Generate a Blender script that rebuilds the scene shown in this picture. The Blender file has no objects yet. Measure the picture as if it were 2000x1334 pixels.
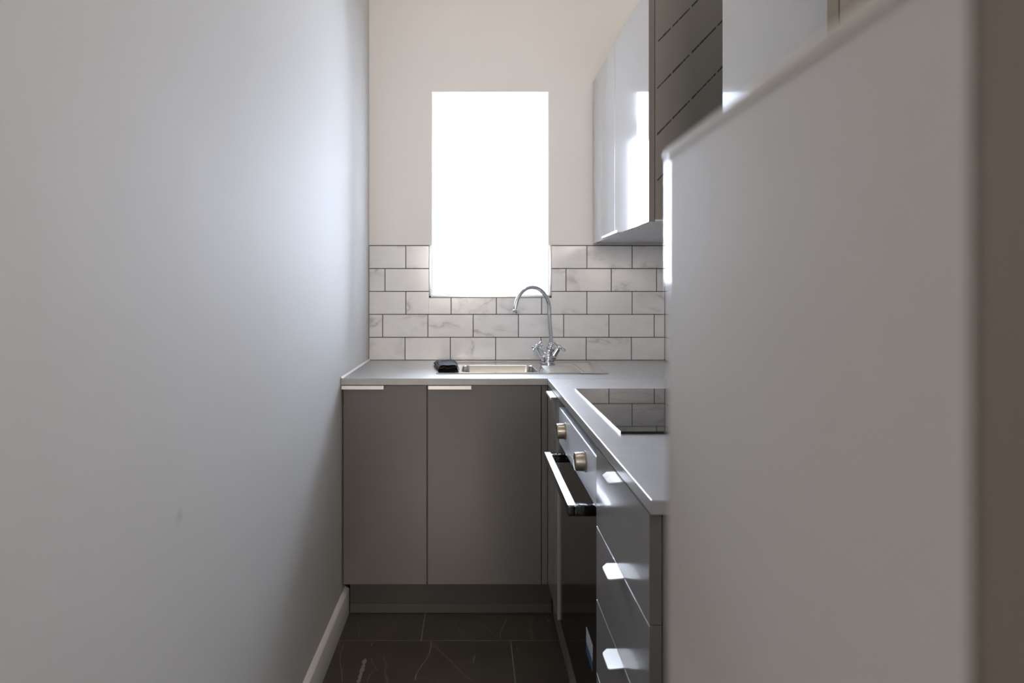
import bpy, bmesh, math, random
from mathutils import Vector, Matrix
random.seed(7)
SC = bpy.context.scene
COL = SC.collection

# ------------------------------------------------------------------ camera, light, exposure
F = 1221.0                      # focal length in pixels of the 2000 px wide frame
EYE = 1.155                     # camera height
cam = bpy.data.cameras.new('camera')
cam.sensor_width = 36.0
cam.lens = 36.0 * F / 2000.0
cam.shift_x = 75 / 2000.0
cam.shift_y = -97 / 2000.0
cam.clip_start = 0.01
cam.clip_end = 200
cam.dof.use_dof = True
cam.dof.focus_distance = 2.55
cam.dof.aperture_fstop = 6.0
camo = bpy.data.objects.new('camera', cam)
camo.location = (0, 0, EYE)
camo.rotation_euler = (math.radians(90), 0, 0)
COL.objects.link(camo)
SC.camera = camo

LREAR, LMID = 96.0, 2.5
w = bpy.data.worlds.new('daylight')
SC.world = w
w.use_nodes = True
bg = w.node_tree.nodes['Background']
bg.inputs[0].default_value = (0.72, 0.82, 1.0, 1)
bg.inputs[1].default_value = 54.0

SC.view_settings.view_transform = 'Standard'
SC.view_settings.look = 'None'
SC.view_settings.gamma = 1
SC.view_settings.use_curve_mapping = False
SC.view_settings.exposure = 0.31

def area(name, loc, rot, sx, sy, power, col, portal=False):
    l = bpy.data.lights.new(name, 'AREA')
    l.shape = 'RECTANGLE'; l.size = sx; l.size_y = sy
    l.energy = power; l.color = col
    if portal: l.cycles.is_portal = True
    o = bpy.data.objects.new(name, l); o.location = loc; o.rotation_euler = rot
    COL.objects.link(o); return o
# sky portal just outside the window (only helps sampling the sky)
area('window_portal', (0.09, 3.50, 1.60), (math.radians(-90), 0, 0), 0.60, 1.0, 1, (1, 1, 1), True)
# added fill lights, sources unseen: one far behind the camera, one under the ceiling
area('rear_fill_light', (-0.10, -4.12, 1.75), (math.radians(90), 0, 0), 1.3, 1.3, LREAR, (1.0, 0.89, 0.80))
area('ceiling_fill_light', (0.15, 1.5, 2.93), (0, 0, 0), 0.4, 0.4, LMID, (1.0, 0.90, 0.76))

# ------------------------------------------------------------------ room numbers (metres; Y is depth)
XL, XR = -0.4626, 0.854
YB, YR = 2.77, -0.6
ZC = 3.0
RX_L, RX_R, RY_R = -2.2, 1.9, -4.2   # the room behind the viewer
ZW = 0.853                      # worktop top
TW = 0.022                      # worktop thickness
YF = 2.175                      # front edge of the back worktop
XF = 0.257                      # front edge of the right worktop
WX0, WX1, WZ0, WZ1 = -0.187, 0.334, 1.139, 2.044   # window opening
TILE_TOP = 1.359

# ------------------------------------------------------------------ materials
def mat(name, col=(0.5, 0.5, 0.5), rough=0.5, metal=0.0, spec=0.5, coat=0.0, coat_rough=0.05):
    m = bpy.data.materials.new(name); m.use_nodes = True
    b = m.node_tree.nodes['Principled BSDF']
    b.inputs['Base Color'].default_value = (*col, 1)
    b.inputs['Roughness'].default_value = rough
    b.inputs['Metallic'].default_value = metal
    b.inputs['Specular IOR Level'].default_value = spec
    b.inputs['Coat Weight'].default_value = coat
    b.inputs['Coat Roughness'].default_value = coat_rough
    return m
class N:
    def __init__(s, m): s.t = m.node_tree; s.b = s.t.nodes['Principled BSDF']
    def add(s, ty, **kw):
        n = s.t.nodes.new(ty)
        for k, v in kw.items(): setattr(n, k, v)
        return n
    def link(s, a, b): s.t.links.new(a, b)
    def coords(s, scale=(1, 1, 1), attr=None):
        tc = s.add('ShaderNodeTexCoord'); src = tc.outputs['Object']
        if attr:
            a = s.add('ShaderNodeAttribute', attribute_name=attr)
            va = s.add('ShaderNodeVectorMath', operation='MULTIPLY_ADD')
            s.link(a.outputs['Vector'], va.inputs[0]); va.inputs[1].default_value = (9, 9, 9)
            s.link(src, va.inputs[2]); src = va.outputs[0]
        mp = s.add('ShaderNodeMapping'); mp.inputs['Scale'].default_value = scale
        s.link(src, mp.inputs[0]); return mp.outputs[0]
    def noise(s, vec, scale, detail=4, rough=0.5, dist=0.0):
        n = s.add('ShaderNodeTexNoise'); n.inputs['Scale'].default_value = scale
        n.inputs['Detail'].default_value = detail; n.inputs['Roughness'].default_value = rough
        n.inputs['Distortion'].default_value = dist
        s.link(vec, n.inputs['Vector']); return n.outputs['Fac']
    def math(s, op, a, b=None, c=None):
        n = s.add('ShaderNodeMath', operation=op)
        for i, v in enumerate((a, b, c)):
            if v is None: continue
            if isinstance(v, (int, float)): n.inputs[i].default_value = v
            else: s.link(v, n.inputs[i])
        return n.outputs[0]
    def ramp(s, fac, stops):
        r = s.add('ShaderNodeValToRGB'); e = r.color_ramp.elements
        while len(e) < len(stops): e.new(0.5)
        for i, (p, c) in enumerate(stops):
            e[i].position = p; e[i].color = (*c, 1)
        s.link(fac, r.inputs[0]); return r.outputs[0]
    def mix(s, fac, a, b):
        n = s.add('ShaderNodeMix', data_type='RGBA')
        for sock, v in ((n.inputs[0], fac), (n.inputs[6], a), (n.inputs[7], b)):
            if isinstance(v, (int, float)): sock.default_value = v
            elif isinstance(v, tuple): sock.default_value = (*v, 1)
            else: s.link(v, sock)
        return n.outputs[2]
    def bump(s, h, strength=0.2, dist=0.002):
        n = s.add('ShaderNodeBump'); n.inputs['Strength'].default_value = strength
        n.inputs['Distance'].default_value = dist
        s.link(h, n.inputs['Height']); s.link(n.outputs[0], s.b.inputs['Normal'])

def wall_mat(name, col, rough, spec=0.5, stain=False, wav=0.25):
    m = mat(name, col, rough, spec=spec); n = N(m); v = n.coords()
    big = n.noise(v, 2.3, 3); fine = n.noise(v, 130, 3)
    c = n.mix(n.math('MULTIPLY', big, 0.5), col, tuple(x * 0.93 for x in col))
    if stain:       # a faint grey scuff on the paint
        tc = n.add('ShaderNodeTexCoord'); d = n.add('ShaderNodeVectorMath', operation='DISTANCE')
        n.link(tc.outputs['Object'], d.inputs[0]); d.inputs[1].default_value = (XL, 0.982, 0.802)
        nz = n.noise(v, 60, 2)
        f = n.math('SUBTRACT', 1.0, n.math('MULTIPLY', n.math('ADD', d.outputs['Value'], n.math('MULTIPLY', nz, 0.012)), 45.0))
        f = n.math('MULTIPLY', n.math('MAXIMUM', f, 0.0), 0.35)
        c = n.mix(f, c, (0.25, 0.24, 0.24))
    n.link(c, n.b.inputs['Base Color'])
    n.bump(n.math('ADD', n.math('MULTIPLY', big, 3.0), n.math('MULTIPLY', fine, 0.12)), wav, 0.004)
    return m
M = {}
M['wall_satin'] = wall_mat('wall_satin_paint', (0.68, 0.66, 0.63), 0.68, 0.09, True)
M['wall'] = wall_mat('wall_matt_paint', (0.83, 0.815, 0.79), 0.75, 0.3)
M['reveal'] = mat('reveal_white', (0.9, 0.9, 0.9), 0.5)
M['ceiling'] = mat('ceiling_white', (0.8, 0.8, 0.78), 0.8)
M['skirting'] = mat('skirting_gloss', (0.78, 0.76, 0.72), 0.28)
M['upvc'] = mat('window_frame_white', (0.9, 0.9, 0.9), 0.3)
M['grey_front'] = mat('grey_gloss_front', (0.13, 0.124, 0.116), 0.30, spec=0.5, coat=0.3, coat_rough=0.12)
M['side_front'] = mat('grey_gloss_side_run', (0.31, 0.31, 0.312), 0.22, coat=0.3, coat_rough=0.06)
M['carcass'] = mat('grey_carcass', (0.17, 0.16, 0.145), 0.5)
M['edging'] = mat('taupe_edge_banding', (0.14, 0.13, 0.118), 0.5)
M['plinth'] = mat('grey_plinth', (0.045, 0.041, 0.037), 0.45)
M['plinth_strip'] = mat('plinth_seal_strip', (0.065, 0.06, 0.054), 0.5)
M['pale_front'] = mat('pale_gloss_front', (0.36, 0.36, 0.36), 0.12, coat=0.8, coat_rough=0.02)
M['underside'] = mat('pale_underside', (0.6, 0.6, 0.6), 0.25)
M['white_gloss'] = mat('fridge_white', (0.62, 0.61, 0.60), 0.16, coat=0.6, coat_rough=0.06)
M['fridge_cap'] = mat('fridge_cap_white', (0.74, 0.72, 0.67), 0.3)
M['fridge_body'] = mat('fridge_body_grey', (0.24, 0.205, 0.165), 0.5)
M['gasket'] = mat('gasket_rubber', (0.12, 0.11, 0.10), 0.7)
M['blind'] = mat('added_window_blind', (0.8, 0.78, 0.74), 0.8)  # covers the added rear window
M['black'] = mat('black_void', (0.012, 0.012, 0.012), 0.6)
M['black_gloss'] = mat('black_gloss', (0.006, 0.006, 0.008), 0.08, coat=0.5)
M['oven_glass'] = mat('oven_black_glass', (0.006, 0.006, 0.007), 0.12, spec=0.4)
M['hob_glass'] = mat('hob_black_glass', (0.012, 0.012, 0.013), 0.03, spec=0.33)
M['chrome'] = mat('chrome', (0.62, 0.64, 0.67), 0.09, 1.0)
M['alu'] = mat('brushed_aluminium', (0.78, 0.77, 0.74), 0.30, 1.0)
M['white_handle'] = mat('satin_pale_metal', (0.82, 0.81, 0.79), 0.33, 0.5)
M['panel_steel'] = mat('oven_panel_steel', (0.80, 0.84, 0.92), 0.42, 0.35)
M['knob'] = mat('knob_bronze_steel', (0.40, 0.36, 0.30), 0.30, 0.9)
M['sealant'] = mat('white_sealant', (0.85, 0.85, 0.85), 0.35)
M['grout'] = mat('dark_grey_grout', (0.085, 0.08, 0.078), 0.9)
M['ink'] = mat('dark_print', (0.012, 0.010, 0.009), 0.6)
M['label_white'] = mat('label_white', (0.6, 0.66, 0.7), 0.35)
M['label_blue'] = mat('label_blue', (0.03, 0.12, 0.28), 0.35)
M['added_lamp_shade'] = mat('added_lamp_glass', (0.85, 0.83, 0.8), 0.4)

def steel():
    m = mat('sink_steel', (0.62, 0.61, 0.59), 0.2, 1.0); n = N(m); v = n.coords((6, 200, 6))
    n.bump(n.noise(v, 8, 3), 0.06, 0.0005); return m
M['steel'] = steel()

def marble():
    m = mat('white_marble_tile', (0.6, 0.6, 0.6), 0.16); n = N(m)
    v = n.coords((1, 1, 1.6), 'rnd')
    warp = n.noise(v, 3.2, 4, 0.55, 0.5)
    vein = n.math('ABSOLUTE', n.math('SUBTRACT', warp, 0.5))
    thin = n.ramp(vein, [(0.0, (1, 1, 1)), (0.018, (0.35, 0.35, 0.35)), (0.06, (0, 0, 0))])
    mask = n.ramp(n.noise(v, 6, 2), [(0.48, (0, 0, 0)), (0.66, (1, 1, 1))])
    cloud = n.ramp(n.noise(v, 11, 5, 0.6), [(0.35, (0.0, 0.0, 0.0)), (0.75, (1, 1, 1))])
    base = n.mix(n.math('MULTIPLY', cloud, 0.5), (0.79, 0.79, 0.79), (0.66, 0.66, 0.665))
    c = n.mix(n.math('MULTIPLY', n.math('MULTIPLY', thin, mask), 0.5), base, (0.22, 0.215, 0.215))
    n.link(c, n.b.inputs['Base Color']); return m
M['marble'] = marble()

def worktop():
    m = mat('grey_stone_worktop', (0.3, 0.3, 0.3), 0.34, spec=0.6, coat=1.0, coat_rough=0.38); n = N(m); v = n.coords()
    a = n.noise(v, 7, 6, 0.6, 0.8); b = n.noise(v, 3, 3, 0.5, 2.0)
    c = n.ramp(a, [(0.3, (0.28, 0.275, 0.272)), (0.7, (0.36, 0.356, 0.352))])
    vein = n.ramp(n.math('ABSOLUTE', n.math('SUBTRACT', b, 0.5)), [(0.0, (1, 1, 1)), (0.012, (0, 0, 0))])
    msk = n.ramp(n.noise(v, 5, 2), [(0.5, (0, 0, 0)), (0.65, (1, 1, 1))])
    c = n.mix(n.math('MULTIPLY', n.math('MULTIPLY', vein, msk), 0.5), c, (0.5, 0.5, 0.5))
    n.link(c, n.b.inputs['Base Color']); return m
M['worktop'] = worktop()

def floor_mat():
    m = mat('dark_marble_floor', (0.05, 0.05, 0.05), 0.33); n = N(m)
    v = n.coords((1, 1, 1), 'rnd')
    cl = n.noise(v, 5, 5, 0.6)
    base = n.ramp(cl, [(0.3, (0.050, 0.042, 0.034)), (0.75, (0.080, 0.068, 0.056))])
    w1 = n.noise(n.coords((1.6, 0.7, 1), 'rnd'), 1.6, 4, 0.5, 0.3)
    v1 = n.ramp(n.math('ABSOLUTE', n.math('SUBTRACT', w1, 0.5)), [(0.0, (1, 1, 1)), (0.006, (0.25, 0.25, 0.25)), (0.016, (0, 0, 0))])
    msk = n.ramp(n.noise(v, 3, 3), [(0.5, (0, 0, 0)), (0.62, (1, 1, 1))])
    c = n.mix(n.math('MULTIPLY', n.math('MULTIPLY', v1, msk), 0.25), base, (0.38, 0.34, 0.28))
    n.link(c, n.b.inputs['Base Color']); return m
M['floor'] = floor_mat()
M['vein'] = mat('floor_vein', (0.27, 0.235, 0.185), 0.4)
M['floor_grout'] = mat('floor_grout', (0.22, 0.20, 0.17), 0.8)

def cloth_mat():
    m = mat('grey_microfibre', (0.055, 0.062, 0.065), 0.9); n = N(m); v = n.coords()
    n.bump(n.noise(v, 500, 3), 0.5, 0.001); return m
M['cloth'] = cloth_mat()

def glass():
    m = bpy.data.materials.new('window_glass'); m.use_nodes = True; t = m.node_tree
    for x in list(t.nodes): t.nodes.remove(x)
    o = t.nodes.new('ShaderNodeOutputMaterial'); mx = t.nodes.new('ShaderNodeMixShader')
    tr = t.nodes.new('ShaderNodeBsdfTransparent'); gl = t.nodes.new('ShaderNodeBsdfGlossy')
    fr = t.nodes.new('ShaderNodeFresnel'); fr.inputs[0].default_value = 1.45
    gl.inputs['Roughness'].default_value = 0.02
    t.links.new(fr.outputs[0], mx.inputs[0]); t.links.new(tr.outputs[0], mx.inputs[1])
    t.links.new(gl.outputs[0], mx.inputs[2]); t.links.new(mx.outputs[0], o.inputs[0]); return m
M['glass'] = glass()

# ------------------------------------------------------------------ mesh helpers
def box(bm, x0, x1, y0, y1, z0, z1, bev=0.0, seg=2):
    vs = [bm.verts.new((x, y, z)) for x in (x0, x1) for y in (y0, y1) for z in (z0, z1)]
    fs = [(0, 1, 3, 2), (4, 6, 7, 5), (0, 4, 5, 1), (2, 3, 7, 6), (0, 2, 6, 4), (1, 5, 7, 3)]
    faces = [bm.faces.new([vs[i] for i in f]) for f in fs]
    if bev:
        es = list({e for f in faces for e in f.edges})
        bmesh.ops.bevel(bm, geom=es, offset=bev, segments=seg, profile=0.5, affect='EDGES')
    return faces
def frame_of(d):
    d = d.normalized(); a = Vector((0, 0, 1)) if abs(d.z) < 0.9 else Vector((1, 0, 0))
    u = d.cross(a).normalized(); return u, d.cross(u).normalized()
def lathe(bm, o, d, prof, n=28):
    """prof: list of (distance along d, radius)"""
    o = Vector(o); d = Vector(d).normalized(); u, v = frame_of(d); rings = []
    for t, r in prof:
        c = o + d * t
        if r < 1e-6: rings.append([bm.verts.new(c)])
        else: rings.append([bm.verts.new(c + (u * math.cos(2 * math.pi * k / n) + v * math.sin(2 * math.pi * k / n)) * r) for k in range(n)])
    for a, b in zip(rings, rings[1:]):
        for k in range(n):
            k2 = (k + 1) % n
            q = [a[k % len(a)], a[k2 % len(a)], b[k2 % len(b)], b[k % len(b)]]
            q2 = []
            for x in q:
                if x not in q2: q2.append(x)
            if len(q2) >= 3:
                try: bm.faces.new(q2)
                except ValueError: pass
    for r in (rings[0], rings[-1]):
        if len(r) > 2:
            try: bm.faces.new(r)
            except ValueError: pass
def tube(bm, pts, r, n=20, cap=True):
    pts = [Vector(p) for p in pts]; rings = []; u = None
    for i, p in enumerate(pts):
        d = (pts[min(i + 1, len(pts) - 1)] - pts[max(i - 1, 0)]).normalized()
        if u is None: u, _ = frame_of(d)
        u = (u - d * u.dot(d)).normalized(); v = d.cross(u)
        rr = r[i] if isinstance(r, (list, tuple)) else r
        rings.append([bm.verts.new(p + (u * math.cos(2 * math.pi * k / n) + v * math.sin(2 * math.pi * k / n)) * rr) for k in range(n)])
    for a, b in zip(rings, rings[1:]):
        for k in range(n): bm.faces.new([a[k], a[(k + 1) % n], b[(k + 1) % n], b[k]])
    if cap: bm.faces.new(rings[0]); bm.faces.new(rings[-1])
def spline(pts, n=10):
    pts = [Vector(p) for p in pts]; out = []
    P = [2 * pts[0] - pts[1]] + pts + [2 * pts[-1] - pts[-2]]
    for i in range(1, len(P) - 2):
        for k in range(n):
            t = k / n; a, b, c, d = P[i - 1:i + 3]
            out.append(0.5 * ((2 * b) + (c - a) * t + (2 * a - 5 * b + 4 * c - d) * t * t + (3 * b - a - 3 * c + d) * t ** 3))
    out.append(pts[-1]); return out
def prism(bm, prof, axis, a, b):
    """extrude closed 2D profile along axis ('x','y') between a and b; prof in the other two coords"""
    def P(p, t): return (t, p[0], p[1]) if axis == 'x' else (p[0], t, p[1])
    A = [bm.verts.new(P(p, a)) for p in prof]; B = [bm.verts.new(P(p, b)) for p in prof]
    n = len(prof)
    for i in range(n): bm.faces.new([A[i], A[(i + 1) % n], B[(i + 1) % n], B[i]])
    bm.faces.new(A); bm.faces.new(B)
def origin(o):
    v = Vector((0, 0, 0))
    while o is not None: v += o.location; o = o.parent
    return v
def obj(name, bm, m, parent=None, base=None, smooth=True, ang=35, wn=False, edge=None):
    """link bm (world coordinates) as one mesh object"""
    bmesh.ops.recalc_face_normals(bm, faces=bm.faces)
    off = origin(parent) if parent else Vector(base or (0, 0, 0))
    bmesh.ops.translate(bm, verts=bm.verts, vec=-off)
    me = bpy.data.meshes.new(name); bm.to_mesh(me); bm.free()
    if smooth:
        for p in me.polygons: p.use_smooth = True
        try: me.set_sharp_from_angle(angle=math.radians(ang))
        except Exception: pass
    me.materials.append(M[m] if isinstance(m, str) else m)
    if edge:                                    # edge banding in its own colour
        me.materials.append(M[edge])
        for p in me.polygons:
            if abs(p.normal.y) > 0.8: p.material_index = 1
    o = bpy.data.objects.new(name, me); COL.objects.link(o)
    if smooth and wn:
        wm = o.modifiers.new('normals', 'WEIGHTED_NORMAL'); wm.keep_sharp = True; wm.weight = 100
    if parent: o.parent = parent
    else: o.location = off
    return o
def tag(o, label=None, cat=None, group=None, kind=None):
    if label: o['label'] = label
    if cat: o['category'] = cat
    if group: o['group'] = group
    if kind: o['kind'] = kind
    return o
def thing(name, loc, label, cat, group=None):
    o = bpy.data.objects.new(name, None); o.empty_display_size = 0.05; o.location = loc
    COL.objects.link(o); return tag(o, label, cat, group)
def bx(name, m, parent, x0, x1, y0, y1, z0, z1, bev=0.0, seg=2, base=None):
    bm = bmesh.new(); box(bm, x0, x1, y0, y1, z0, z1, bev, seg); return obj(name, bm, m, parent, base, wn=bev > 0)
def struct(o, label, cat='wall'): return tag(o, label, cat, kind='structure')

# ------------------------------------------------------------------ room shell
T = 0.12
YO = 3.44                                     # outside face of the thick window wall
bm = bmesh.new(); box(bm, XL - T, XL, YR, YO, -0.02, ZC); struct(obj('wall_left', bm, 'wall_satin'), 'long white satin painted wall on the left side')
bm = bmesh.new(); box(bm, XR, XR + T, YR, YO, -0.02, ZC); struct(obj('wall_right', bm, 'wall'), 'white painted wall behind the hob and wall cabinets')
bm = bmesh.new(); box(bm, RX_L, XL, YR - T, YR, -0.02, ZC); box(bm, XR, RX_R, YR - T, YR, -0.02, ZC)
struct(obj('wall_partition', bm, 'wall'), 'white partition wall either side of the kitchen opening')
bm = bmesh.new(); wx0, wx1, wz0, wz1 = -0.75, 0.55, 1.10, 2.40
box(bm, RX_L, wx0, RY_R - T, RY_R, -0.02, ZC); box(bm, wx1, RX_R, RY_R - T, RY_R, -0.02, ZC)
box(bm, wx0, wx1, RY_R - T, RY_R, -0.02, wz0); box(bm, wx0, wx1, RY_R - T, RY_R, wz1, ZC)
struct(obj('wall_rear', bm, 'wall'), 'white painted wall behind the viewer')
bm = bmesh.new(); box(bm, RX_L - T, RX_L, RY_R - T, YR, -0.02, ZC); box(bm, RX_R, RX_R + T, RY_R - T, YR, -0.02, ZC)
struct(obj('wall_side', bm, 'wall'), 'white painted side walls of the room behind the viewer')
w2 = bx('window_rear_added', 'blind', None, wx0, wx1, RY_R - .06, RY_R - .04, wz0, wz1)  # invented window, added to go with the rear fill light
struct(w2, 'added unseen window with a drawn white blind behind the viewer', 'window')
bm = bmesh.new()
box(bm, XL, WX0, YB, YO, -0.03, ZC); box(bm, WX1, XR, YB, YO, -0.03, ZC)
box(bm, WX0, WX1, YB, YO, -0.03, WZ0); box(bm, WX0, WX1, YB, YO, WZ1, ZC)
struct(obj('wall_back', bm, 'wall'), 'off-white end wall around the narrow window')
bm = bmesh.new(); box(bm, RX_L - T, RX_R + T, RY_R - T, YO, ZC, ZC + T); struct(obj('ceiling', bm, 'ceiling'), 'plain white ceiling', 'ceiling')

def tiles(bm, rects, rng):
    """rects: (x0,x1,y0,y1,z0,z1,bevel) -> boxes carrying one random vector each"""
    lay = bm.loops.layers.float_color.new('rnd')
    for r in rects:
        before = set(bm.faces)
        box(bm, *r[:6], r[6], 1)
        c = (rng.random(), rng.random(), rng.random(), 1)
        for f in bm.faces:
            if f not in before:
                for l in f.loops: l[lay] = c
rng = random.Random(21)
rects = []
y = 2.07 + 0.30; row = 0
g = 0.0016
while y > RY_R:
    x = (-0.174 if row % 2 == 0 else 0.123) - 2.4
    back = y - 0.30 < YR
    FX0, FX1 = (RX_L, RX_R) if back else (XL, XR)
    while x < FX1:
        x0, x1, y0, y1 = max(x + g, FX0), min(x + 0.6 - g, FX1), max(y - 0.30 + g, RY_R), y - g
        y1 = min(y1, YB)
        if x1 > x0 + 0.01 and y1 > y0 + 0.01: rects.append((x0, x1, y0, y1, -0.012, 0.0, 0.0006))
        x += 0.6
    y -= 0.30; row += 1
bm = bmesh.new(); tiles(bm, rects, rng); fl = obj('floor', bm, 'floor', wn=True)
struct(fl, 'dark brown marble-look tiled floor with pale veins', 'floor')
bx('floor_grout', 'floor_grout', fl, RX_L, RX_R, RY_R, YB, -0.03, -0.0015)

# pale mineral veins running through the floor tiles
VE = [([(500,907),(515,850),(535,790),(548,735)], 30, 1), ([(585,655),(600,625)], 12, .8), ([(640,820),(600,770),(590,730)], 6, .5),
      ([(560,907),(575,860),(600,820),(640,810)], 7, .5), ([(385,907),(385,830),(372,760),(372,700),(400,640)], 6, .7),
      ([(895,890),(905,840),(940,790),(975,740),(1000,690),(1010,622)], 8, .8), ([(1040,660),(1110,720),(1170,780),(1240,850),(1290,890)], 6, .6),
      ([(1490,603),(1490,560),(1510,510),(1540,450)], 6, .7), ([(1300,770),(1310,710)], 9, .7), ([(1330,475),(1400,530),(1470,590)], 5, .4),
      ([(1605,680),(1608,650)], 8, .6), ([(1780,440),(1810,450),(1830,485)], 7, .6), ([(1170,470),(1200,530),(1240,590)], 4, .4),
      ([(490,480),(510,530),(500,600)], 4, .4)]
bm = bmesh.new(); rv = random.Random(9)
for pts_, wd, st in VE:
    P = []
    for (a, b), (c, d) in zip(pts_, pts_[1:]):
        n_ = max(2, int(math.hypot(c - a, d - b) / 9))
        for k in range(n_): P.append((a + (c - a) * k / n_, b + (d - b) * k / n_))
    P.append(pts_[-1]); Lr = []
    for i, (a, b) in enumerate(P):
        x_, y_ = 560 + a / 3.571 + rv.uniform(-.8, .8), 1080 + b / 3.571
        Y = EYE * F / (y_ - 570); X = (x_ - 925) * Y / F
        h = wd / 3.571 / 2 * Y / F * rv.uniform(.45, 1.15) * st * (0.25 if i in (0, len(P) - 1) else 1)
        Lr.append((bm.verts.new((X - h, Y, .00025)), bm.verts.new((X + h, Y, .00025))))
    for (a, b), (c, d) in zip(Lr, Lr[1:]): bm.faces.new([a, b, d, c])
obj('marble_veins', bm, 'vein', fl, smooth=False)

# skirting, left wall (stops at the plinth)
bm = bmesh.new()
prism(bm, [(XL, 0), (XL + 0.016, 0), (XL + 0.016, 0.088), (XL + 0.0145, 0.0905), (XL + 0.004, 0.0972), (XL, 0.0975)], 'y', YR, 2.246)
struct(obj('baseboard_left', bm, 'skirting', ang=50), 'off-white skirting board along the left wall', 'skirting board')
bm = bmesh.new()
prism(bm, [(XR, 0), (XR - 0.016, 0), (XR - 0.016, 0.088), (XR - 0.004, 0.0972), (XR, 0.0975)], 'y', YR, 0.90)
struct(obj('baseboard_right', bm, 'skirting', ang=50), 'off-white skirting board along the right wall', 'skirting board')

# window in the deep reveal
win = tag(bpy.data.objects.new('window_1', None), 'narrow bright window deep in the end wall', 'window', kind='structure')
win.location = (0.0735, 3.38, WZ0); COL.objects.link(win)
FY0, FY1 = 3.36, 3.425
bm = bmesh.new()      # reveal lining
t = 0.004
box(bm, WX0, WX0 + t, YB + 0.001, YO, WZ0, WZ1); box(bm, WX1 - t, WX1, YB + 0.001, YO, WZ0, WZ1)
box(bm, WX0 + t, WX1 - t, YB + 0.001, YO, WZ1 - t, WZ1)
obj('reveal', bm, 'reveal', win)
bx('window_sill', 'reveal', win, WX0 + t, WX1 - t, YB + 0.001, YO, WZ0, WZ0 + t)
fx0, fx1, fz0, fz1 = WX0 + t, WX1 - t, WZ0 + t, WZ1 - t
bm = bmesh.new(); fw = 0.03
box(bm, fx0, fx0 + fw, FY0, FY1, fz0, fz1, 0.004); box(bm, fx1 - fw, fx1, FY0, FY1, fz0, fz1, 0.004)
box(bm, fx0 + fw - .004, fx1 - fw + .004, FY0, FY1, fz0, fz0 + fw, 0.004); box(bm, fx0 + fw - .004, fx1 - fw + .004, FY0, FY1, fz1 - fw, fz1, 0.004)
obj('window_frame', bm, 'upvc', win)
bm = bmesh.new(); a = fw; sw = 0.03
box(bm, fx0 + a, fx0 + a + sw, FY0 + .012, FY1 - .008, fz0 + a, fz1 - a, 0.004); box(bm, fx1 - a - sw, fx1 - a, FY0 + .012, FY1 - .008, fz0 + a, fz1 - a, 0.004)
box(bm, fx0 + a + sw - .004, fx1 - a - sw + .004, FY0 + .012, FY1 - .008, fz0 + a, fz0 + a + sw, 0.004)
box(bm, fx0 + a + sw - .004, fx1 - a - sw + .004, FY0 + .012, FY1 - .008, fz1 - a - sw, fz1 - a, 0.004)
sash = obj('sash', bm, 'upvc', win)
bx('window_pane', 'glass', sash, fx0 + a + sw - .003, fx1 - a - sw + .003, FY0 + .035, FY0 + .039, fz0 + a + sw - .003, fz1 - a - sw + .003)

# ------------------------------------------------------------------ tiled splashback
S = 440.8
def px(x): return (x - 925) / S
sb = thing('tiled_splashback', (0.19, YB, ZW), 'white marble-look brick tiles with dark grout above the worktop, around the window', 'splashback')
rects = []; rows = [791.5, 747.8, 793.0, 752.4, 793.0]
rh = (TILE_TOP - ZW) / 5; gh = 0.0017
TX0, TX1, TZ0 = WX0 - 0.010, WX1 + 0.010, WZ0 - 0.009      # outer line of the metal trim
yt = YB - 0.009
for r, ph in enumerate(rows):
    z0, z1 = ZW + r * rh + gh, ZW + (r + 1) * rh - gh
    x = px(ph) - 0.2 * 3
    while x < XR:
        x0, x1 = max(x + gh, XL + 0.002), min(x + 0.2 - gh, XR - 0.011)
        x += 0.2
        if x1 - x0 < 0.006: continue
        parts = [(x0, x1, z0, z1)]
        if z1 > TZ0 and x1 > TX0 and x0 < TX1:            # cut round the window
            parts = []
            if x0 < TX0 - 0.006: parts.append((x0, TX0 - 0.0005, z0, z1))
            if x1 > TX1 + 0.006: parts.append((TX1 + 0.0005, x1, z0, z1))
            if z0 < TZ0 - 0.006: parts.append((max(x0, TX0 - 0.0005), min(x1, TX1 + 0.0005), z0, TZ0 - 0.0015))
        for p in parts: rects.append((p[0], p[1], yt, YB - 0.001, p[2], p[3], 0.0009))
rects = [r for r in rects if r[1] > r[0] and r[5] > r[4]]
nb = len(rects)
for r in range(5):       # same bond round the corner on the right wall
    z0, z1 = ZW + r * rh + gh, ZW + (r + 1) * rh - gh
    y = YB - 0.009 - (0.1 if r % 2 else 0.0) + (0.0)
    yy = y + 0.1
    while yy > 0.9:
        a1, a0 = min(yy - gh, yt), max(yy - 0.2 + gh, 0.905)
        if a1 - a0 > 0.01: rects.append((XR - 0.009, XR - 0.001, a0, a1, z0, z1, 0.0009))
        yy -= 0.2
bm = bmesh.new(); tiles(bm, rects, rng); obj('tiles', bm, 'marble', sb, wn=True)
bm = bmesh.new(); yg = YB - 0.0062
box(bm, XL + .001, TX0, yg, YB - .0005, ZW + .0005, TILE_TOP + .0022); box(bm, TX1, XR - .001, yg, YB - .0005, ZW + .0005, TILE_TOP + .0022)
box(bm, TX0, TX1, yg, YB - .0005, ZW + .0005, TZ0)
box(bm, XR - .0062, XR - .0005, 0.905, yg, ZW + .0005, TILE_TOP + .0022)
obj('grout', bm, 'grout', sb)
bm = bmesh.new(); ty = YB - 0.0105
box(bm, TX0, WX0 - .0005, ty, YB - .0005, TZ0, TILE_TOP, 0.001); box(bm, WX1 + .0005, TX1, ty, YB - .0005, TZ0, TILE_TOP, 0.001)
box(bm, TX0, TX1, ty, YB - .0005, TZ0, WZ0 - .0005, 0.001)
tag(obj('edge_trim', bm, 'alu', sb), 'thin silver trim round the window')

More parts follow.
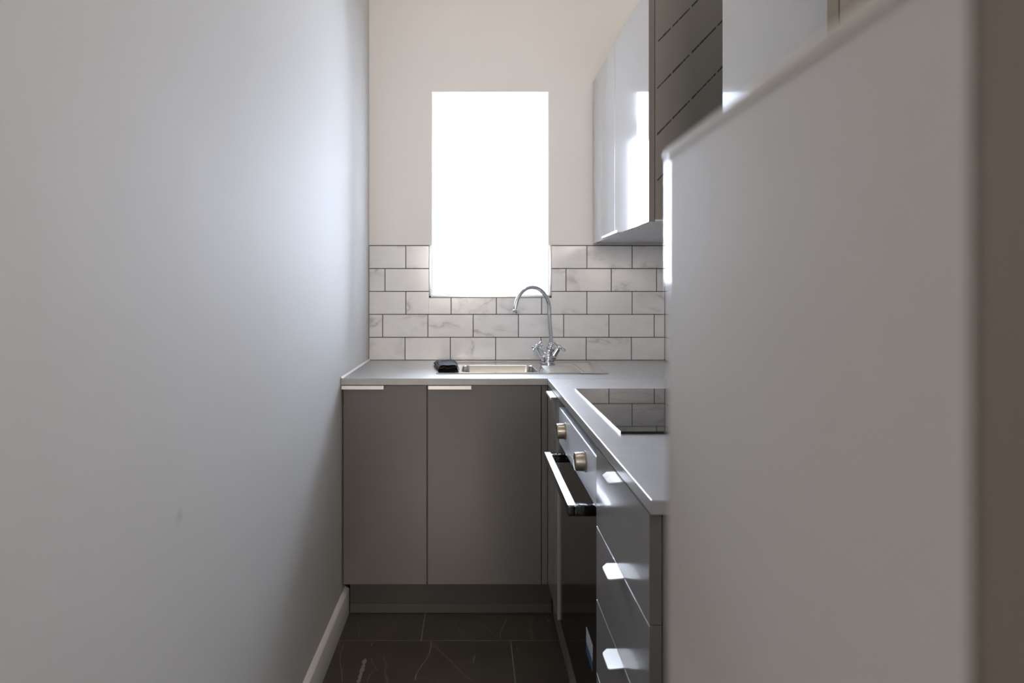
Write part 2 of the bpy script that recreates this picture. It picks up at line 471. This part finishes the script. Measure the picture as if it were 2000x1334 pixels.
# ------------------------------------------------------------------ base run under the window
def tab_handle_y(bm, x0, x1, yd, zt, out=0.019):
    """edge pull on a door facing -Y: plate over the door top, thin lip bent down"""
    prism(bm, [(yd + 0.014, zt + 0.0005), (yd + 0.014, zt + 0.002), (yd - out + 0.002, zt + 0.002), (yd - out, zt + 0.0005),
               (yd - out, zt - 0.0105), (yd - out + 0.0018, zt - 0.0105), (yd - out + 0.0018, zt + 0.0005)], 'x', x0, x1)
def tab_handle_x(bm, y0, y1, xd, zt, out=0.02, lip=0.006, r=0.0):
    prism(bm, [(xd + 0.014, zt + 0.0005), (xd + 0.014, zt + 0.002), (xd - out + 0.002, zt + 0.002), (xd - out, zt + 0.0005),
               (xd - out, zt - lip), (xd - out + 0.0018, zt - lip), (xd - out + 0.0018, zt + 0.0005)], 'y', y0, y1)
DY = 2.19
ZD0, ZD1 = 0.130, 0.8265
def base_cab(x0, x1, dx0, dx1, hx0, hx1, label):
    c = thing('base_cabinet', ((x0 + x1) / 2, 2.49, 0.13), label, 'cabinet', 'grey base cabinets under the sink worktop')
    bm = bmesh.new(); t = 0.018
    box(bm, x0, x0 + t, DY + .0205, 2.755, .1305, ZW - TW - .001); box(bm, x1 - t, x1, DY + .0205, 2.755, .1305, ZW - TW - .001)
    box(bm, x0 + t, x1 - t, DY + .0205, 2.755, .1305, .1305 + t); box(bm, x0 + t, x1 - t, 2.74, 2.755, .1305 + t, ZW - TW - .001)
    box(bm, x0 + t, x1 - t, DY + .0205, DY + .04, ZW - TW - .025, ZW - TW - .001)
    obj('carcass', bm, 'carcass', c)
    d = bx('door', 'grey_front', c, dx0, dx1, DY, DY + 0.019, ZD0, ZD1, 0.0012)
    bm = bmesh.new(); tab_handle_y(bm, hx0, hx1, DY, ZD1); tag(obj('handle', bm, 'white_handle', d), 'pale metal edge pull')
    return c
def pd(x): return (x - 925) * DY / F
base_cab(-0.459, -0.1625, pd(670.5), pd(833.2), pd(668) + .002, pd(750.5), 'grey handleless cupboard against the left wall, narrower of the two under the sink worktop')
base_cab(-0.1615, 0.238, pd(835.6), pd(1056.6), pd(837), pd(920.5), 'grey cupboard with the wider door, under the sink')
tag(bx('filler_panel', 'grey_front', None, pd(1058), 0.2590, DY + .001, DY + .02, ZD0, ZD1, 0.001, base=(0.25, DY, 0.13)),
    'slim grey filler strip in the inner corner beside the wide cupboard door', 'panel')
p1 = thing('kick_board', (-0.09, 2.25, 0), 'dark grey kick board below the two cupboards facing the viewer', 'plinth')
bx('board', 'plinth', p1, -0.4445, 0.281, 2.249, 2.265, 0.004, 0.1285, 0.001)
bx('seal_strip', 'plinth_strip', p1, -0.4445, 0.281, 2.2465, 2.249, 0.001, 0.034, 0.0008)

# ------------------------------------------------------------------ worktops
SX0, SX1, SY0, SY1 = -0.125, 0.487, 2.305, 2.655          # cut-out for the sink
wt = thing('worktop', (0.195, 2.48, ZW - TW), 'grey stone-effect worktop running under the window with the sink let in', 'worktop')
bm = bmesh.new(); za, zb = ZW - TW, ZW; yb = YB - 0.001; xr = XR - .001; xl = XL + .001
def plate_with_hole(bm, X0, X1, Y0, Y1, hx0, hx1, hy0, hy1, z0, z1):
    def ring(z): return [[bm.verts.new((x, y, z)) for x, y in ((a, c), (b, c), (b, d), (a, d))] for a, b, c, d in ((X0, X1, Y0, Y1), (hx0, hx1, hy0, hy1))]
    (ob, ib), (ot, it) = ring(z0), ring(z1)
    for i in range(4):
        j = (i + 1) % 4
        for q in ((ob[i], ob[j], ib[j], ib[i]), (ot[i], ot[j], it[j], it[i]), (ob[i], ob[j], ot[j], ot[i]), (ib[i], ib[j], it[j], it[i])): bm.faces.new(q)
    return [e for e in bm.edges if e.verts[0] in ot and e.verts[1] in ot]
es = plate_with_hole(bm, xl, xr, YF, yb, SX0, SX1, SY0, SY1, za, zb)
bmesh.ops.bevel(bm, geom=es, offset=0.0025, segments=3, affect='EDGES')
obj('slab', bm, 'worktop', wt, wn=True)
bm = bmesh.new()
prism(bm, [(xl, zb - .0005), (xl + .005, zb - .0005), (xl + .0008, zb + .0055), (xl, zb + .006)], 'y', YF + .001, YB - .0095)
tag(obj('sealant', bm, 'sealant', wt), 'white sealant bead along the left wall')
YN = 0.905
wr = thing('worktop', (0.55, 1.54, ZW - TW), 'grey stone-effect worktop along the right side carrying the hob', 'worktop')
bx('slab', 'worktop', wr, XF, xr, YN, YF - .002, za, zb, 0.0025, 3)
tag(bx('joint_strip', 'alu', wr, XF + .001, xr, YF - .002, YF + .0, za + .002, zb + .0006), 'thin metal joint strip')

# ------------------------------------------------------------------ sink
sk = thing('kitchen_sink', (0.18, 2.48, ZW), 'stainless steel inset sink with small bowl and ridged drainer', 'sink')
RX0, RX1, RY0, RY1 = -0.139, 0.500, 2.290, 2.668
BX0, BX1, BY0, BY1 = -0.046, 0.244, 2.335, 2.565
zt = ZW + 0.0035
bm = bmesh.new()
def rrect(x0, x1, y0, y1, r, z, n=6):
    out = []
    for cx, cy, a0 in ((x1 - r, y1 - r, 0), (x0 + r, y1 - r, 90), (x0 + r, y0 + r, 180), (x1 - r, y0 + r, 270)):
        for k in range(n + 1):
            a = math.radians(a0 + 90 * k / n); out.append((cx + r * math.cos(a), cy + r * math.sin(a), z))
    return out
def loops(bm, L):
    R = [[bm.verts.new(p) for p in l] for l in L]; n = len(R[0])
    for a, b in zip(R, R[1:]):
        for k in range(n): bm.faces.new([a[k], a[(k + 1) % n], b[(k + 1) % n], b[k]])
    return R
R = loops(bm, [rrect(RX0, RX1, RY0, RY1, .018, ZW + .0003), rrect(RX0 + .0015, RX1 - .0015, RY0 + .0015, RY1 - .0015, .017, zt),
               rrect(RX0 + .008, RX1 - .008, RY0 + .008, RY1 - .008, .014, zt), rrect(RX0 + .011, RX1 - .011, RY0 + .011, RY1 - .011, .012, zt - .002)])
outer = R[-1]
# deck around the bowl: bridge by a fan of faces between outer loop and bowl rim
rim = [bm.verts.new(p) for p in rrect(BX0, BX1, BY0, BY1, .03, zt - .002)]
n = len(rim)
for k in range(n): bm.faces.new([outer[k], outer[(k + 1) % n], rim[(k + 1) % n], rim[k]])
obj('rim', bm, 'steel', sk)
bm = bmesh.new()
R = loops(bm, [rrect(BX0, BX1, BY0, BY1, .03, zt - .002), rrect(BX0 + .003, BX1 - .003, BY0 + .003, BY1 - .003, .03, zt - .006),
               rrect(BX0 + .008, BX1 - .008, BY0 + .008, BY1 - .008, .03, zt - .12), rrect(BX0 + .03, BX1 - .03, BY0 + .03, BY1 - .03, .03, zt - .145),
               rrect(BX0 + .1, BX1 - .1, BY0 + .09, BY1 - .09, .02, zt - .148)])
bm.faces.new(R[-1]); bw = obj('bowl', bm, 'steel', sk)
bm = bmesh.new(); lathe(bm, (0.099, 2.45, zt - .1475), (0, 0, 1), [(0, .036), (.002, .036), (.003, .03), (.0015, .02), (.0015, 0)]); obj('drain', bm, 'chrome', bw)
bm = bmesh.new()
for k in range(7):
    yy = 2.345 + k * 0.031
    prism(bm, [(yy - .007, zt - .0022), (yy - .003, zt + .0006), (yy + .003, zt + .0006), (yy + .007, zt - .0022)], 'x', 0.275 + .004 * k * 0, 0.40)
box(bm, .415, .4185, 2.33, 2.60, zt - .0022, zt + .0002)
obj('drainer_ridges', bm, 'steel', sk)

# ------------------------------------------------------------------ tap
TY = 2.612
def tp(x, y, yy=TY): return Vector(((x - 925) * yy / F, yy, EYE - (y - 570) * yy / F))
base = tp(1070.5, 712); base.z = zt - .002
tap = thing('mixer_tap', base, 'tall chrome swan-neck mixer tap with two cross handles at the sink', 'tap')
bm = bmesh.new()
lathe(bm, base, (0, 0, 1), [(0, .030), (.003, .030), (.006, .027), (.010, .0265), (.028, .0285), (.036, .027), (.044, .019), (.050, .0135), (.056, .012)])
col = tp(1075, 678)
ctop = base + Vector((0, 0, .044))
lathe(bm, ctop, col - ctop, [(0, .013), (.016, .0125), (.020, .016), (.023, .016), (.026, .012), (.034, .012), (.036, .0135), (.042, .0135), (.045, .010), (.048, .009)])
obj('body', bm, 'chrome', tap)
bm = bmesh.new()
sp = [(1075.5, 680), (1076, 660), (1074.5, 640), (1073, 618), (1072.3, 597), (1069, 585), (1062, 573), (1052, 564.5), (1041, 561), (1029, 563), (1018.5, 571.5), (1011, 584), (1007.2, 597), (1006.3, 606)]
pts = [tp(x, y, TY - 0.0) for x, y in sp]
# the neck swings slightly forwards over the bowl
for i, p in enumerate(pts):
    f = (pts[0].x - p.x) / (pts[0].x - pts[-1].x) if i > 4 else 0
    s = 1 - 0.05 * max(f, 0) / TY
    pts[i] = Vector((p.x * s, p.y * s, EYE + (p.z - EYE) * s))
sl = spline(pts, 8)
tube(bm, sl, [.0084 - .0008 * (i / len(sl)) for i in range(len(sl))], 20)
spt = obj('spout', bm, 'chrome', tap)
bm = bmesh.new(); e = pts[-1]
lathe(bm, e + Vector((0, 0, .003)), (0, 0, -1), [(0, .0072), (.002, .0098), (.006, .0098), (.008, .0088), (.016, .0088), (.017, .0065), (.017, 0)])
obj('nozzle', bm, 'chrome', spt)
for sgn, p0, p1, lab, spin in ((-1, (1063, 699), (1050.5, 678.5), 'left', 0.42), (1, (1077, 700), (1090.5, 679.5), 'right', 0.15)):
    a = tp(*p0, TY - .004); b = tp(*p1, TY - .012 if sgn < 0 else TY - .004)
    d = (b - a).normalized(); L = (b - a).length
    bm = bmesh.new()
    lathe(bm, a - d * .008, d, [(0, .0145), (.012, .0160), (.018, .0165), (.021, .0155), (.023, .0135), (L - .004, .0120), (L - .002, .0120), (L + .004, .0120), (L + .006, .007), (L + .011, .006)])
    va = obj('valve', bm, 'chrome', tap)
    bm = bmesh.new(); h = b + d * .006; u, v = frame_of(d)
    lathe(bm, h - d * .006, d, [(0, .006), (.002, .0085), (.010, .0085), (.013, .006), (.015, .003), (.015, 0)], 16)
    for k in range(4):
        an = spin + k * math.pi / 2; q = u * math.cos(an) + v * math.sin(an)
        lathe(bm, h, q, [(.005, .004), (.010, .0036), (.020, .0044), (.025, .0060), (.029, .0060), (.032, .0038), (.033, 0)], 12)
    obj('cross_handle', bm, 'chrome', va)

# ------------------------------------------------------------------ cloth on the sink's left corner
def cloth():
    bm = bmesh.new(); z = zt + .002
    NY = 22
    prof = [(-.132, .0015), (-.130, .009), (-.124, .018), (-.112, .0215), (-.098, .0205), (-.084, .0225), (-.070, .0215), (-.060, .015), (-.0550, .006), (-.0545, .0012)]
    inner = [(-.129, .010), (-.120, .0095), (-.110, .0135), (-.100, .008), (-.090, .0075), (-.078, .0135), (-.063, .0125)]
    def sheet(pr, dz, y0, y1, seed, dx=0.0):
        P = [(p.x, p.y) for p in spline([Vector((a, b, 0)) for a, b in pr], 5)]; grid = []
        r = random.Random(seed); ph = r.random() * 6
        for j in range(NY + 1):
            t = j / NY; yy = y0 + (y1 - y0) * t; rowv = []
            for i, (x, h) in enumerate(P):
                s = i / (len(P) - 1)
                sh = -(.037 - .022 * s) * t                                # drifts left towards the wall
                hh = (h + .0012 * math.sin(9 * t + 6 * s + ph) * min(1, h / .01)) * (1 - .25 * t) * (1 if t < .88 else max(0, (1 - t) / .12)) + dz * (h > .004)
                edge = .004 * math.sin(s * 7 + ph) * (1 - t)
                rowv.append(bm.verts.new((x + sh, yy + edge, z + max(hh, 0.0008))))
            grid.append(rowv)
        for j in range(NY):
            for i in range(len(P) - 1): bm.faces.new([grid[j][i], grid[j][i + 1], grid[j + 1][i + 1], grid[j + 1][i]])
    sheet(prof, .0005, 2.348, 2.61, 3); sheet(inner, 0.0, 2.352, 2.57, 5)
    o = obj('dish_cloth', bm, 'cloth', None, base=(-.1, 2.47, zt), ang=60)
    s = o.modifiers.new('thick', 'SOLIDIFY'); s.thickness = .0022; s.offset = 0
    sb_ = o.modifiers.new('sub', 'SUBSURF'); sb_.levels = 1; sb_.render_levels = 1
    return tag(o, 'dark grey folded cleaning cloth on the left rim of the sink', 'cloth')
cloth()

# ------------------------------------------------------------------ right run
XD = 0.2595                          # front plane of the right-hand fronts
cc = thing('base_cabinet', (0.55, 2.05, 0.13), 'narrow grey cupboard in the corner between the sink run and the oven', 'cabinet')
bx('carcass', 'carcass', cc, XD + .0205, XR - .002, 1.931, 2.188, .1375, ZW - TW - .001)
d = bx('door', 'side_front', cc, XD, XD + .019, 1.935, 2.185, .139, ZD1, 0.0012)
bm = bmesh.new(); tab_handle_x(bm, 1.936, 2.06, XD, ZD1, .021, .006); tag(obj('handle', bm, 'white_handle', d), 'pale metal edge pull')

# oven
OX = 0.266
OY0, OY1 = 1.336, 1.922
ov = thing('built_in_oven', (0.55, 1.63, 0.14), 'built-in black glass oven with steel control panel beneath the hob', 'oven')
bx('casing', 'black', ov, OX + .022, XR - .06, OY0, OY1, .142, .815)
cp = bx('control_panel', 'panel_steel', ov, OX - .004, OX + .0215, OY0, OY1 - .002, .6925, .802, 0.003, 3)
for yk in (1.467, 1.787):
    bm = bmesh.new()
    lathe(bm, (OX - .004, yk, .757), (-1, 0, 0), [(0, .0245), (.002, .0245), (.003, .0225), (.020, .0215), (.0245, .0205), (.026, .018), (.026, 0)], 40)
    k = obj('knob', bm, 'knob', cp)
    bx('pointer', 'black', k, OX - .0312, OX - .0298, yk - .0012, yk + .0012, .762, .777)
od = bx('door', 'oven_glass', ov, OX, OX + .0215, OY0, OY1, .142, .6885, 0.002)
bx('vent_trim', 'chrome', ov, OX - .0005, OX + .003, OY0 + .002, OY1 - .004, .689, .692)
bm = bmesh.new()
hz0, hz1, hxo = .656, .680, .2095
box(bm, hxo, hxo + .018, 1.388, 1.850, hz0, hz1, .002); box(bm, hxo + .012, OX, 1.388, 1.412, hz0, hz1, .0015); box(bm, hxo + .012, OX, 1.826, 1.850, hz0, hz1, .0015)
hn = tag(obj('handle', bm, 'black_gloss', ov), 'black bar handle with a bright top')
bx('top_strip', 'alu', hn, hxo + .0003, hxo + .0177, 1.3885, 1.8495, hz1 - .0005, hz1 + .0012, .0004)
lb = bx('label_sticker', 'label_white', od, OX - .0006, OX - .0001, 1.397, 1.474, .330, .365)
bx('label_band', 'label_blue', lb, OX - .0006, OX - .0001, 1.397, 1.474, .306, .330)
bx('oven_recess', 'black', ov, OX + .03, OX + .06, OY0, OY1, .815, ZW - TW - .001)

# drawers
DN, DF = 0.924, 1.322
dr = thing('drawer_unit', (0.55, 1.12, 0.13), 'grey gloss four-drawer unit at the near end of the right worktop', 'drawers')
bx('carcass', 'carcass', dr, XD + .0205, XR - .002, DN + .001, DF, .1375, ZW - TW - .001)
zs = [ZD1, .6605, .5055, .350, .139]
for i in range(4):
    z1, z0 = zs[i], zs[i + 1] + .0018
    bm = bmesh.new(); box(bm, XD, XD + .019, DN, DF, z0, z1, 0.0012); dd = obj('drawer', bm, 'side_front', dr, wn=True, edge='edging')
    bm = bmesh.new()
    y0, y1, xo, r = 1.078, 1.134, XD - .0275, .012      # small rounded tab pull
    pr = [(XD + .010, y0), (XD + .010, y1)]
    for k in range(7):
        a = math.radians(90 + 90 * k / 6); pr.append((xo + r + r * math.cos(a), y1 - r + r * math.sin(a)))
    for k in range(5):
        a = math.radians(180 + 90 * k / 4); pr.append((xo + .004 + .004 * math.cos(a), y0 + .004 + .004 * math.sin(a)))
    za_, zb_ = z1 + .0002, z1 + .0022
    A = [bm.verts.new((x, y, za_ - (.003 if x < XD - .02 else 0))) for x, y in pr]; B = [bm.verts.new((x, y, zb_ - (.003 if x < XD - .02 else 0))) for x, y in pr]
    for k in range(len(pr)): bm.faces.new([A[k], A[(k + 1) % len(pr)], B[(k + 1) % len(pr)], B[k]])
    bm.faces.new(A); bm.faces.new(B)
    tag(obj('handle', bm, 'white_handle', dd, ang=20), 'small pale metal tab pull')
p2 = thing('kick_board', (0.29, 1.55, 0), 'grey kick board running below the oven and drawers on the right', 'plinth')
bx('board', 'side_front', p2, .2832, .300, .925, 2.24, .001, .135, 0.002)

# hob
hb = thing('induction_hob', (.57, 1.623, ZW), 'black glass hob set in the right worktop above the oven', 'hob')
bx('glass_top', 'hob_glass', hb, .3125, .832, 1.328, 1.918, ZW + .0005, ZW + .0055, .0015)
for x0, x1 in ((.3114, .3125), (.832, .8331)): tag(bx('side_trim', 'chrome', hb, x0, x1, 1.326, 1.92, ZW + .0003, ZW + .0058, .0006), 'thin bright side trim')
for cx, cy, r in ((.45, 1.48, .105), (.45, 1.77, .075), (.69, 1.48, .075), (.69, 1.77, .09)):
    bm = bmesh.new(); n = 64; R = [[bm.verts.new((cx + q * math.cos(2 * math.pi * k / n), cy + q * math.sin(2 * math.pi * k / n), ZW + .00556)) for k in range(n)] for q in (r, r - .0012)]
    for k in range(n): bm.faces.new([R[0][k], R[0][(k + 1) % n], R[1][(k + 1) % n], R[1][k]])
    obj('cooking_ring', bm, 'ink', hb)

# ------------------------------------------------------------------ wall cabinets
XU = 0.527
CZ0, CZ1 = EYE + 0.2135, EYE + 0.927
def wall_cab(y0, y1, doors, label, handles):
    c = thing('wall_cabinet', ((XU + XR) / 2, (y0 + y1) / 2, CZ0), label, 'cabinet', 'pale grey gloss wall cabinets on the right wall')
    bx('carcass', 'carcass', c, XU + .0195, XR - .0005, y0 + .0005, y1, CZ0 + .004, CZ1 - .002, .0008)
    bx('bottom_panel', 'underside', c, XU + .0195, XR - .012, y0 + .0005, y1, CZ0, CZ0 + .004)
    for (a, b), hs in zip(doors, handles):
        bm = bmesh.new(); box(bm, XU, XU + .018, a, b, CZ0 - .002, CZ1, .001, 2)
        dd = obj('door', bm, 'pale_front', c, wn=True, edge='edging')
        if hs:
            bm = bmesh.new(); y_0, y_1 = hs; zt_ = CZ0 - .002; out = .022
            prism(bm, [(XU + .012, zt_ - .0005), (XU + .012, zt_ - .002), (XU - out, zt_ - .002), (XU - out, zt_ + .007), (XU - out + .0018, zt_ + .007), (XU - out + .0018, zt_ - .0005)], 'y', y_0, y_1)
            tag(obj('handle', bm, 'underside', dd), 'pale edge pull')
    return c
ym = XU * F / (1200.5 - 925)
yn1 = XU * F / (1267 - 925)
c1 = wall_cab(yn1, YB - .011, [(ym + .001, YB - .012), (yn1, ym - .001)], 'pale grey gloss double wall cabinet beside the window, dark grey end with dashed lines',
              [(ym + .004, ym + .135), (ym - .135, ym - .004)])
yf2, yn2 = XU * F / (1411 - 925), XU * F / (1615 - 925)
c2 = wall_cab(yn2, yf2, [(yn2, yf2)], 'pale gloss wall cabinet nearest the viewer, its lower part hidden by the fridge', [None])
# printed broken diagonal lines on the near end of the double cabinet
sc = F / yn1
def q(x, y): return ((x - 925) / sc, EYE - (y - 570) / sc)
rd = random.Random(4)
for k in range(-3, 9):
    y_at = 88 + 90 * k                          # height of the line where it leaves the front edge
    xa = 1278.5; bm = bmesh.new(); cnt = 0
    cuts = [(1278.5, 1311), (1313.5, 1347), (1351, 1398.5), (1401.5, 1440), (1444, 1470)]
    for a, b in cuts:
        x = a
        while x < b:
            L = rd.uniform(2.5, 9); x2 = min(x + L, b)
            wd = rd.uniform(1.5, 2.4)
            yA, yB_ = y_at - (x - xa) * 1.04, y_at - (x2 - xa) * 1.04
            pts4 = [q(x, yA - wd), q(x2, yB_ - wd), q(x2, yB_ + wd), q(x, yA + wd)]
            if all(CZ0 + .006 < p[1] < CZ1 - .004 and XU + .02 < p[0] < XR - .003 for p in pts4):
                cnt += 1; f = [bm.verts.new((p[0], yn1 + .0005 - t, p[1])) for t in (.0003, -.0002) for p in pts4]
                bm.faces.new(f[:4]); bm.faces.new(f[4:])
                for i in range(4): bm.faces.new([f[i], f[(i + 1) % 4], f[4 + (i + 1) % 4], f[4 + i]])
            x = x2 + rd.uniform(-0.3, 1.0)
    if cnt: tag(obj('dashed_line', bm, 'ink', c1, smooth=False), 'thin black broken diagonal line')
    else: bm.free()

# ------------------------------------------------------------------ fridge right beside the camera
FX, FYF, FZT = 0.070, 0.2365, EYE + 0.0510
fr = thing('fridge', (.34, -.05, 0), 'tall white gloss fridge filling the right foreground', 'fridge')
bm = bmesh.new(); pr = []
for cx, cy, rr, a0 in ((.60, FYF, .012, 0), (FX, FYF, .012, 90), (FX, .0885, .0002, 180), (.60, .0885, .0002, 270)):
    sx, sy = (-1 if cx > .3 else 1), (-1 if cy > .1 else 1)
    for k in range(9):
        a_ = math.radians(a0 + 90 * k / 8); pr.append((cx + sx * rr + rr * math.cos(a_), cy + sy * rr + rr * math.sin(a_)))
lo = [bm.verts.new((x, y, .06)) for x, y in pr]; hi = [bm.verts.new((x, y, FZT - .0030)) for x, y in pr]
for k in range(len(pr)): bm.faces.new([lo[k], lo[(k + 1) % len(pr)], hi[(k + 1) % len(pr)], hi[k]])
bm.faces.new(lo); tf = bm.faces.new(hi)
bmesh.ops.bevel(bm, geom=list(tf.edges), offset=.0012, segments=3, profile=.5, affect='EDGES')
fd = obj('door', bm, 'white_gloss', fr, ang=40, wn=True)
bm = bmesh.new()
lo = [bm.verts.new((x - .0008 if x < .3 else x, y, FZT - .0026)) for x, y in pr]; hi = [bm.verts.new((x - .0008 if x < .3 else x, y, FZT)) for x, y in pr]
for k in range(len(pr)): bm.faces.new([lo[k], lo[(k + 1) % len(pr)], hi[(k + 1) % len(pr)], hi[k]])
bm.faces.new(lo); tf = bm.faces.new(hi)
bmesh.ops.bevel(bm, geom=list(tf.edges), offset=.0012, segments=3, profile=.5, affect='EDGES')
obj('top_cap', bm, 'fridge_cap', fr, ang=40, wn=True)
bx('gasket', 'gasket', fr, FX + .0001, .592, .0868, .0884, .068, FZT - .006)
bx('body', 'fridge_body', fr, FX + .0001, .596, -.42, .0868, .02, FZT - .001)
bx('foot', 'black', fr, .10, .14, .02, .06, .0, .021); bx('foot', 'black', fr, .53, .57, .02, .06, .0, .021)
bx('foot', 'black', fr, .10, .14, -.40, -.36, .0, .021); bx('foot', 'black', fr, .53, .57, -.40, -.36, .0, .021)

# unseen ceiling lamp over the kitchen, added as a body for the fill light
lp = thing('added_ceiling_lamp', (.15, 1.5, ZC), 'added unseen flat square white ceiling lamp above the worktops', 'lamp')
bx('housing', 'upvc', lp, -.07, .37, 1.28, 1.72, ZC - .05, ZC - .0005, .004); bx('diffuser', 'added_lamp_shade', lp, -.05, .35, 1.30, 1.70, ZC - .056, ZC - .05, .001)
